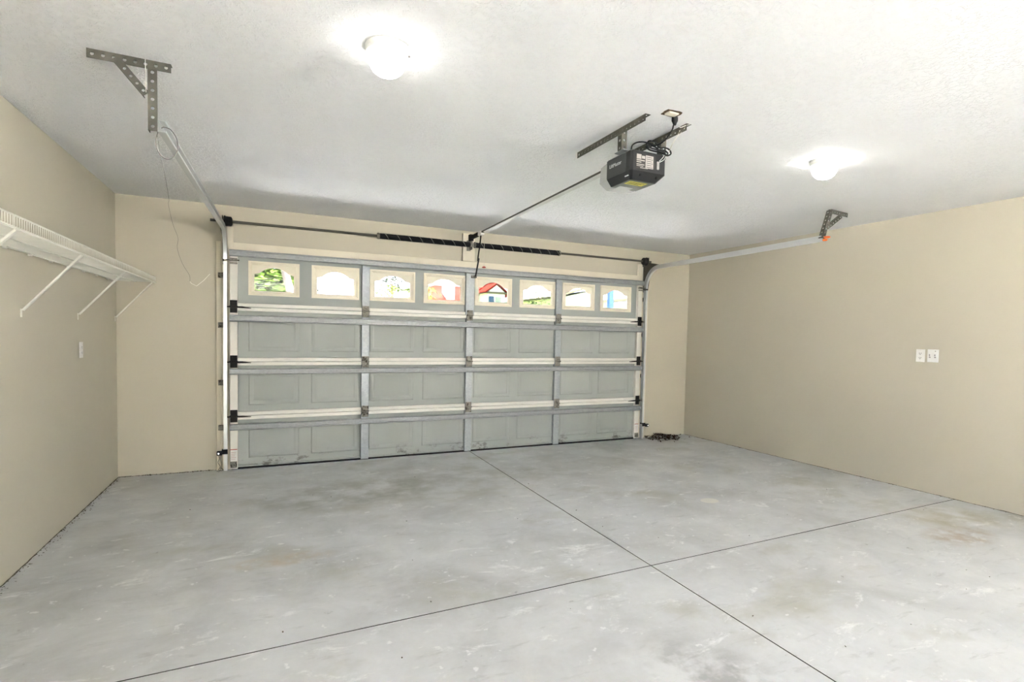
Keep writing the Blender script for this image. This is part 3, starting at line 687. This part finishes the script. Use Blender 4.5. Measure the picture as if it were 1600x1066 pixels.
# ------------------------------------------------------------------ wire shelf on the left wall
def wire_shelf(y0, y1, label, braces, grp):
    t = thing('wire_shelf', label, 'shelf', (XL, (y0+y1)/2, 1.79), grp)
    xf, zd, zt = -.602, 1.800, 1.846; r = .0032
    bm = B()
    for x, z in ((xf, zd-.008), (xf, zt), (XL+.012, zd-.004), (-.755, zd-.006)): tube(bm, [(x, y0, z), (x, y1, z)], r*1.3, 6)
    obj('long_rod', bm, MT['shelf'], t)
    bm = B(); n = int((y1-y0)/.0254)
    for i in range(n+1):
        y = y0+(y1-y0)*i/n
        tube(bm, [(XL+.008, y, zd), (xf, y, zd), (xf, y, zt)], .0021, 4)
    st = obj('deck_wire', bm, MT['shelf'], t); st['kind'] = 'stuff'
    for yb, yt in braces:
        bm = B(); a = Vector((XL+.010, yb, 1.468)); b_ = Vector((xf-.006, yt, zd-.012)); dd = (b_-a).normalized(); s_ = dd.cross(Vector((0, 1, 0)))
        M = frame_M(a, (0, 1, 0), s_, dd); L_ = (b_-a).length
        prism(bm, [(-.011, -.004), (.011, -.004), (.011, .005), (.008, .005), (.008, 0), (-.008, 0), (-.008, .005), (-.011, .005)], 0, L_, M)
        box(bm, XL, XL+.004, yb-.009, yb+.009, 1.430, 1.478, .001)
        obj('brace', bm, MT['shelf'], t)
    for i in range(int((y1-y0)/.33)):
        y = y0+.12+.33*i; bm = B(); box(bm, XL, XL+.018, y-.008, y+.008, zd-.016, zd+.008, .002); obj('wall_clip', bm, MT['shelf'], t)
    return t
wire_shelf(-3.035, .02, 'long white wire shelf on the left wall, ending at the corner', [(-3.0, -3.0), (-2.04, -2.12), (-1.05, -1.12), (-.012, -.10)], 'white wire shelves')
wire_shelf(-4.9, -3.05, 'white wire shelf cut off by the left edge of the picture', [(-4.0, -4.0)], 'white wire shelves')

# ------------------------------------------------------------------ outlet plates
def plate(name, label, cat, x, nx, y, z, wid, kind):
    t = thing(name, label, cat, (x, y, z), 'wall plates')
    hgt = .117; a, b_ = sorted((x, x+nx*.005))
    bm = B(); box(bm, a, b_, y-wid/2, y+wid/2, z-hgt/2, z+hgt/2, .0018); obj('cover_plate', bm, MT['white'], t)
    xa, xb = sorted((x+nx*.005, x+nx*.0075)); xc, xd = sorted((x+nx*.0073, x+nx*.0080))
    if kind == 'duplex':
        for dz in (-.020, .020):
            bm = B(); box(bm, xa, xb, y-.016, y+.016, z+dz-.014, z+dz+.014, .001); o = obj('receptacle', bm, MT['white'], t)
            bm = B(); box(bm, xc, xd, y-.009, y-.006, z+dz-.004, z+dz+.007); box(bm, xc, xd, y+.006, y+.009, z+dz-.004, z+dz+.007); box(bm, xc, xd, y-.003, y+.003, z+dz-.012, z+dz-.006); obj('socket_slot', bm, MT['print'], o)
    else:
        for dy in (-.020, .024):
            bm = B(); box(bm, xa, xb, y+dy-.010, y+dy+.010, z-.028, z+.028, .001); o = obj('switch_frame', bm, MT['white'], t)
            bm = B(); box(bm, *sorted((x+nx*.006, x+nx*.016)), y+dy-.004, y+dy+.004, z-.002, z+.014, .001); box(bm, xc, xd, y+dy-.007, y+dy+.007, z-.018, z-.008); obj('toggle', bm, MT['label_grey'], o)
        bm = B(); lathe(bm, [(.004, 0), (.004, .003)], frame_M((x+nx*.005, y-.02, z+.042), (0, 1, 0), (0, 0, 1), (nx, 0, 0)), 8); obj('screw', bm, MT['hinge'], t)
plate('outlet_plate', 'white outlet plate on the left wall below the wire shelf', 'outlet', XL, 1, -.988, 1.208, .073, 'duplex')
plate('outlet_plate', 'narrower white outlet plate on the right wall, nearer the garage door', 'outlet', XR, -1, -3.085, 1.279, .075, 'duplex')
plate('switch_plate', 'wider white plate on the right wall, farther from the garage door', 'switch', XR, -1, -3.190, 1.281, .092, 'switch')

# ------------------------------------------------------------------ safety sensors
def sensor(x, out, z, label, face):
    t = thing('safety_sensor', label, 'sensor', (x, -.10, z), 'safety beam sensors')
    xa, xb = sorted((x, x+out*.045)); bm = B(); box(bm, xa, xb, -.128, -.102, z-.020, z+.020, .004); obj('sensor_body', bm, MT['black'], t)
    xm = x+out*(.030 if face else .030)
    bm = B(); lathe(bm, [(.006, 0), (.006, .004), (.003, .005)], frame_M((xm, -.128, z), (1, 0, 0), (0, 0, 1), (0, -1, 0)), 12); obj('sensor_lens', bm, MT['led'], t)
    xc, xd = sorted((x-out*.045, x+out*.004)); bm = B(); box(bm, xc, xd, -.106, -.101, z-.014, z+.014, .001); box(bm, xc, xc+.006, -.110, -.05, z+.016, z+.030, .001); box(bm, xc, xd, -.108, -.101, z+.014, z+.032, .001); obj('sensor_bracket', bm, MT['black'], t)
    return t
sl_ = sensor(-.060, -1, .192, 'black safety sensor on the left track near the floor', 1)
sr_ = sensor(4.945, 1, .195, 'black safety sensor on the right track near the floor', 0)
bm = B(); tube(bm, smooth_path([(-.095, -.10, .178), (-.088, -.07, .13), (-.100, -.05, .09), (-.080, -.06, .05), (-.095, -.05, .018), (-.065, -.08, .014), (-.060, -.04, .02), (-.09, -.02, .03)]), .0028, 6)
tube(bm, smooth_path([(-.07, -.10, .175), (-.078, -.06, .12), (-.07, -.045, .06), (-.085, -.085, .012), (-.11, -.06, .010)]), .002, 5); obj('sensor_wire', bm, MT['wire_grey'], sl_)
bm = B(); tube(bm, smooth_path([(4.985, -.11, .21), (5.010, -.06, .225), (5.035, -.02, .18), (5.045, .02, .10), (5.05, .033, .02)]), .0018, 5); obj('sensor_wire', bm, MT['wire_pale'], sr_)

# ------------------------------------------------------------------ loose wires by the left hanger
bm = B(); tube(bm, smooth_path([(-.085, -2.99, 2.316), (-.105, -2.98, 2.300), (-.118, -2.97, 2.254), (-.114, -2.96, 2.214), (-.094, -2.95, 2.188), (-.071, -2.95, 2.182), (-.048, -2.95, 2.201), (-.035, -2.95, 2.239), (-.040, -2.96, 2.283), (-.060, -2.98, 2.312), (-.085, -2.99, 2.316)]), .0022, 6)
tag(obj('cable_loop', bm, MT['wire_grey'], smooth=True), 'round loop of grey cable hanging at the end of the left track', 'cable')
bm = B(); tube(bm, smooth_path([(-.108, -3.02, 2.30), (-.101, -2.98, 2.195), (-.085, -2.98, 2.11), (-.068, -2.98, 1.994), (-.070, -2.98, 1.965), (-.053, -2.98, 1.877), (-.033, -2.98, 1.814), (-.036, -2.98, 1.765), (-.016, -2.98, 1.695), (.012, -2.98, 1.642), (.014, -2.98, 1.612)], 4), .0008, 5)
t = thing('hanging_wire', 'thin kinked wire dangling from the left hanger with a bare pale end', 'wire', (.014, -2.98, 1.6)); obj('wire', bm, MT['wire_grey'], t)
bm = B(); tube(bm, [(.014, -2.98, 1.612), (.020, -2.98, 1.603), (.041, -2.98, 1.592), (.070, -2.98, 1.620), (.097, -2.98, 1.654)], .0013, 5); obj('bare_end', bm, MT['shelf'], t)
bm = B(); tube(bm, [(-.139, -3.075, 2.5785), (-.138, -3.078, 2.53), (-.137, -3.075, 2.43)], .0016, 5); tag(obj('pull_string', bm, MT['white']), 'short white string tied over the left hanger', 'string')

# ------------------------------------------------------------------ leaves and grit
def chip(bm, c, s, flat=.2, leaf=False):
    a = random.uniform(0, 2*PI); n = 5 if leaf else 4; tilt = Matrix.Rotation(random.uniform(-.6, .6), 3, 'X') @ Matrix.Rotation(a, 3, 'Z')
    tilt = Matrix.Rotation(random.uniform(-.5, .5), 3, 'Y') @ tilt
    top = []; bot = []
    for q in range(n):
        th = 2*PI*q/n; e = Vector((math.cos(th)*s, math.sin(th)*s*(.45 if leaf else .8), 0)); e = tilt @ e
        top.append(bm.verts.new(Vector(c)+e+Vector((0, 0, s*flat)))); bot.append(bm.verts.new(Vector(c)+e))
    bm.faces.new(top); bm.faces.new(bot[::-1])
    for q in range(n): bm.faces.new((top[q], top[(q+1) % n], bot[(q+1) % n], bot[q]))
bm = B()
for i in range(300):
    x = min(XR-.05, max(5.0, random.gauss(5.24, .15))); y = min(YF-.025, random.gauss(-.12, .09)); z = fz(y)+.010+.055*random.random()*math.exp(-((x-5.22)/.14)**2-((y+.06)/.1)**2)
    chip(bm, (x, y, z), random.uniform(.010, .028), .06, True)
tag(obj('leaf_litter', bm, MT['leaf_dry']), 'heap of dry brown leaves in the corner right of the garage door', 'leaves', None, 'stuff')
bm = B()
def ribbon(bm, pts, nrm):
    prev = None
    for (x, y) in pts:
        w_ = random.uniform(.002, .009); h_ = random.uniform(.001, .005); z = fz(y)
        v = [bm.verts.new((x, y, z)), bm.verts.new((x, y, z+h_)), bm.verts.new((x+nrm[0]*w_, y+nrm[1]*w_, z+.0006))]
        if prev:
            for k_ in range(3): bm.faces.new((prev[k_], prev[(k_+1) % 3], v[(k_+1) % 3], v[k_]))
        prev = v
ribbon(bm, [(XL+.0005, -6+.03*i) for i in range(202)], (1, 0)); ribbon(bm, [(XL+.03*i, YF-.0005) for i in range(26)], (0, -1)); ribbon(bm, [(XR-.0005, -6+.06*i) for i in range(101)], (-1, 0))
for i in range(420):
    y = random.uniform(-5.2, YF); s = random.uniform(.002, .006); x = XL+.004+abs(random.gauss(0, .022)); chip(bm, (x, y, fz(y)), s, .3)
for i in range(90):
    x = random.uniform(XL, -.12); y = YF-abs(random.gauss(0, .012)); chip(bm, (x, y, fz(y)), random.uniform(.003, .010), .5)
for i in range(110):
    y = random.uniform(-5.0, YF); x = XR-abs(random.gauss(0, .012)); chip(bm, (x, y, fz(y)), random.uniform(.002, .007), .5)
for i in range(60):
    x = random.uniform(XL+.3, XR-.3); y = random.uniform(-5, -.4); chip(bm, (x, y, fz(y)), random.uniform(.002, .006), .5)
tag(obj('grit', bm, MT['dirt']), 'crumbs of dirt along the foot of the walls', 'dirt', None, 'stuff')

# ------------------------------------------------------------------ outdoors
def ground(name, pts, z, m, label):
    bm = B(); prism(bm, pts, z-.3, z); return tag(obj(name, bm, m), label, None, None, 'structure')
ground('driveway', [(-1.2, .19), (6.2, .19), (6.2, 11), (-1.2, 11)], -.03, MT['driveway'], 'pale concrete driveway outside the door')
ground('road', [(-60, 11), (80, 11), (80, 18), (-60, 18)], -.10, MT['road'], 'grey road across the driveway end')
ground('lawn', [(-60, 18), (80, 18), (80, 140), (-60, 140)], -.06, MT['lawn'], 'lawn across the road')
ground('lawn', [(-60, .19), (-1.2, .19), (-1.2, 11), (-60, 11)], -.05, MT['lawn'], 'front lawn left of the driveway')
ground('lawn', [(6.2, .19), (80, .19), (80, 11), (6.2, 11)], -.05, MT['lawn'], 'front lawn right of the driveway')
ground('added_yard', [(XR+.15, -30), (40, -30), (40, .19), (XR+.15, .19)], .03, MT['bounce_ground'], 'added, unseen yard right of the garage, bouncing daylight indoors')  # yards added out of view to bounce daylight through the side openings
ground('added_yard', [(-40, -30), (XL-.15, -30), (XL-.15, .19), (-40, .19)], .03, MT['bounce_ground'], 'added, unseen yard left of the garage, bouncing daylight indoors')
ground('added_yard', [(XL-.15, -30), (XR+.15, -30), (XR+.15, YB-.15), (XL-.15, YB-.15)], .03, MT['bounce_ground'], 'added, unseen yard behind the garage')
def leaves(bm, c, rad, n, s):
    for i in range(n):
        v = Vector((random.gauss(0, 1), random.gauss(0, 1), random.gauss(0, 1))).normalized()*random.random()**.4
        p_ = Vector(c)+Vector((v.x*rad[0], v.y*rad[1], v.z*rad[2]))
        q = Matrix.Rotation(random.uniform(0, 6.28), 3, 'Z') @ Matrix.Rotation(random.uniform(-1.2, 1.2), 3, 'X'); ss = s*random.uniform(.6, 1.3)
        bm.faces.new([bm.verts.new(p_+q @ Vector(e)*ss) for e in ((-1, 0, 0), (-.2, -.42, .05), (1, 0, -.05), (-.2, .42, .05))])
def tree(name, base, top, crown, n, s, m, label, trunk_r=.12, cat='tree', tm='bark'):
    t = thing(name, label, cat, base, 'trees outside the windows')
    bm = B(); tube(bm, [base, ((base[0]+top[0])/2+.1, base[1], (base[2]+top[2])/2), top], [trunk_r, trunk_r*.8, trunk_r*.45], 8)
    for q in range(4):
        c = crown[q % len(crown)][0]; tube(bm, [(top[0], top[1], top[2]*.75), c], [trunk_r*.35, .015], 5)
    obj('trunk', bm, MT[tm], t)
    bm = B()
    for c, r_ in crown: leaves(bm, c, r_, n, s)
    obj('foliage', bm, MT[m], t)
    return t
tree('broadleaf_tree', (.0, 12, -.1), (.2, 12, 3.0), [((.1, 12, 2.9), (1.5, 1.2, 1.2)), ((-.9, 12.4, 3.6), (1.4, 1.2, 1.2)), ((.6, 12.6, 2.6), (1.0, 1.0, .9)), ((.3, 13.2, 2.6), (1.2, .8, .9))], 1500, .15, 'leaf_a', 'bushy green tree seen through the leftmost door window')
t = thing('leaning_palm', 'pale leaning palm trunk crossing the leftmost door window', 'tree', (1.30, 7, -.05), 'trees outside the windows')
bm = B(); tube(bm, [(1.30, 7, -.06), (.98, 7, 1.2), (.755, 7, 2.13), (.59, 7, 2.80), (.47, 7, 3.4), (.2, 7, 5.2)], [.17, .10, .085, .075, .07, .06], 12); obj('trunk', bm, MT['trunk'], t, smooth=True)
for z, x in ((2.42, .685), (2.0, .79), (2.85, .58)):
    bm = B(); tube(bm, [(x-.003, 7, z+.006), (x+.003, 7, z-.006)], .086, 12); obj('trunk_ring', bm, MT['bark'], t)
def fronds(bm, c, n, L_, s, drop=1.0):
    for i in range(n):
        a = 2*PI*i/n+random.uniform(-.2, .2); el = random.uniform(.1, .9); pts = []
        for q in range(8): u = q/7; pts.append(Vector(c)+Vector((math.cos(a)*L_*u, math.sin(a)*L_*u, L_*(el*u-drop*u*u))))
        for q in range(1, 8):
            dd = (pts[q]-pts[q-1]).normalized(); side = dd.cross(Vector((0, 0, 1))).normalized()
            for sg in (-1, 1):
                e = pts[q]+side*sg*s+dd*s*.5-Vector((0, 0, s*.4)); bm.faces.new([bm.verts.new(v) for v in (pts[q]-dd*.03, pts[q]+dd*.03, e)])
bm = B(); fronds(bm, (.2, 7, 5.2), 12, 1.8, .35); obj('fronds', bm, MT['leaf_c'], t)
tree('sparse_tree', (1.6, 15.5, -.1), (1.7, 15.5, 2.4), [((1.72, 15.5, 2.55), (.36, .4, .55))], 330, .06, 'leaf_b', 'small dark tree at the left edge of the second door window', .05)
tree('sparse_tree', (2.75, 13, -.1), (2.73, 13, 2.7), [((2.70, 13, 2.95), (.3, .3, .35))], 60, .05, 'leaf_d', 'thin bare-looking sapling at the right edge of the second door window', .022)
t = thing('young_palm', 'yellow-green young palm seen through the third door window', 'tree', (4.1, 11, -.1), 'trees outside the windows')
bm = B(); tube(bm, [(4.1, 11, -.1), (4.08, 11, 2.5)], [.10, .07], 8); obj('trunk', bm, MT['bark'], t)
bm = B(); fronds(bm, (4.08, 11, 2.6), 26, 1.1, .2, .75); obj('fronds', bm, MT['leaf_c'], t)
tree('sparse_tree', (4.5, 15, -.1), (4.5, 15, 3.2), [((4.45, 15, 3.3), (.45, .4, .45))], 420, .06, 'leaf_d', 'grey-green tree behind the young palm in the third door window', .06)
tree('hedge_shrub', (5.6, 15, -.1), (5.6, 15, 2.2), [((5.62, 15, 2.62), (.42, .4, .5))], 600, .08, 'leaf_a', 'green shrub at the lower left of the fourth door window', .05, 'shrub')
tree('sparse_tree', (10.9, 14.5, -.1), (10.7, 14.5, 2.6), [((10.6, 14.5, 3.05), (.45, .4, .6))], 220, .05, 'leaf_d', 'sparse pale tree in the sixth door window', .04)

h = thing('red_roofed_house', 'white house with red tiled gables across the road', 'house', (17, 44, 0))
bm = B(); box(bm, 12.4, 24, 43, 52, -.1, 4.6); box(bm, 14.55, 15.3, 41.5, 43, -.1, 7.5); box(bm, 17.95, 19.65, 40.1, 43, -.1, 5.2); obj('house_wall', bm, MT['stucco'], h)
def gable(bm, x0, x1, xa, z0, za, y0, y1, t_=.12): prism(bm, [(x0, z0), (xa, za), (x1, z0), (x1, z0+t_*1.2), (xa, za+t_*1.2), (x0, z0+t_*1.2)], y0, y1, Matrix(((1, 0, 0, 0), (0, 0, 1, 0), (0, 1, 0, 0), (0, 0, 0, 1))))
bm = B(); gable(bm, 17.6, 19.95, 18.78, 5.0, 5.86, 39.8, 46); obj('gable_roof', bm, MT['roof_red'], h)
bm = B(); prism(bm, [(18.0, 5.18), (19.6, 5.18), (18.8, 5.80)], 40.0, 40.15, Matrix(((1, 0, 0, 0), (0, 0, 1, 0), (0, 1, 0, 0), (0, 0, 0, 1)))); obj('gable_front', bm, MT['stucco_cream'], h)
bm = B(); box(bm, 17.75, 19.85, 39.9, 40.1, 5.0, 5.16); obj('gable_beam', bm, MT['roof_tan'], h)
bm = B(); hull(bm, [[(12.0, 40.6, 4.0), (17.2, 40.6, 4.0), (17.2, 53, 4.0), (12.0, 53, 4.0)], [(14.4, 45, 5.9), (17.2, 45, 5.9), (17.2, 48, 5.9), (14.4, 48, 5.9)]]); obj('hip_roof', bm, MT['roof_red'], h)
bm = B(); prism(bm, [(17.2, 4.95), (21.2, 4.95), (19.2, 6.5)], 42.2, 48, Matrix(((1, 0, 0, 0), (0, 0, 1, 0), (0, 1, 0, 0), (0, 0, 0, 1)))); obj('main_roof', bm, MT['roof_red'], h)
bm = B(); box(bm, 18.06, 18.56, 40.02, 40.1, 3.2, 4.75); wd = obj('window_shutter', bm, MT['blue'], h)
bm = B(); box(bm, 18.75, 19.25, 40.04, 40.1, 3.2, 4.72); obj('window_glass', bm, MT['unit_mid'], h)

h = thing('cream_house', 'cream house with low tan roof seen through the seventh door window', 'house', (22, 33, 0))
bm = B(); box(bm, 20.0, 23.4, 30.4, 38, -.1, 4.2); prism(bm, [(20.0, 4.2), (23.4, 4.2), (23.4, 5.0)], 30.4, 38, Matrix(((1, 0, 0, 0), (0, 0, 1, 0), (0, 1, 0, 0), (0, 0, 0, 1)))); obj('house_wall', bm, MT['stucco_cream'], h)
bm = B(); prism(bm, [(19.2, 4.12), (23.5, 5.30), (23.5, 5.45), (19.2, 4.27)], 30.0, 38.4, Matrix(((1, 0, 0, 0), (0, 0, 1, 0), (0, 1, 0, 0), (0, 0, 0, 1)))); obj('roof', bm, MT['roof_tan'], h)
bm = B(); box(bm, 21.0, 22.1, 30.36, 30.42, 3.0, 3.80); obj('window_glass', bm, MT['unit_mid'], h)
h = thing('flat_roofed_house', 'pale house with a flat tan eave seen through the rightmost door window', 'house', (27, 33, 0))
bm = B(); box(bm, 23.9, 32, 30.5, 40, -.1, 4.1); obj('house_wall', bm, MT['stucco_cream'], h)
bm = B(); prism(bm, [(23.5, 3.98), (32, 4.85), (32, 5.05), (23.5, 4.18)], 30, 40.4, Matrix(((1, 0, 0, 0), (0, 0, 1, 0), (0, 1, 0, 0), (0, 0, 0, 1)))); obj('roof', bm, MT['roof_tan'], h)
bm = B(); tube(bm, [(25.0, 30.45, 0), (25.0, 30.45, 4.0)], .05, 8); obj('downspout', bm, MT['roof_tan'], h)
t = thing('street_post', 'blue-grey post standing in the rightmost door window', 'post', (10.41, 9, -.05))
bm = B(); box(bm, 10.33, 10.49, 8.92, 9.08, -.06, 4.2, .01); obj('shaft', bm, MT['blue'], t)
bm = B(); box(bm, 10.29, 10.53, 8.88, 9.12, 4.2, 4.28, .01); obj('cap', bm, MT['blue'], t)
tree('far_tree', (18.0, 31, -.1), (18.0, 31, 2.9), [((18.2, 31, 3.2), (1.0, .8, .7))], 500, .14, 'leaf_b', 'dark rounded shrub top low in the sixth door window', .08, 'shrub')
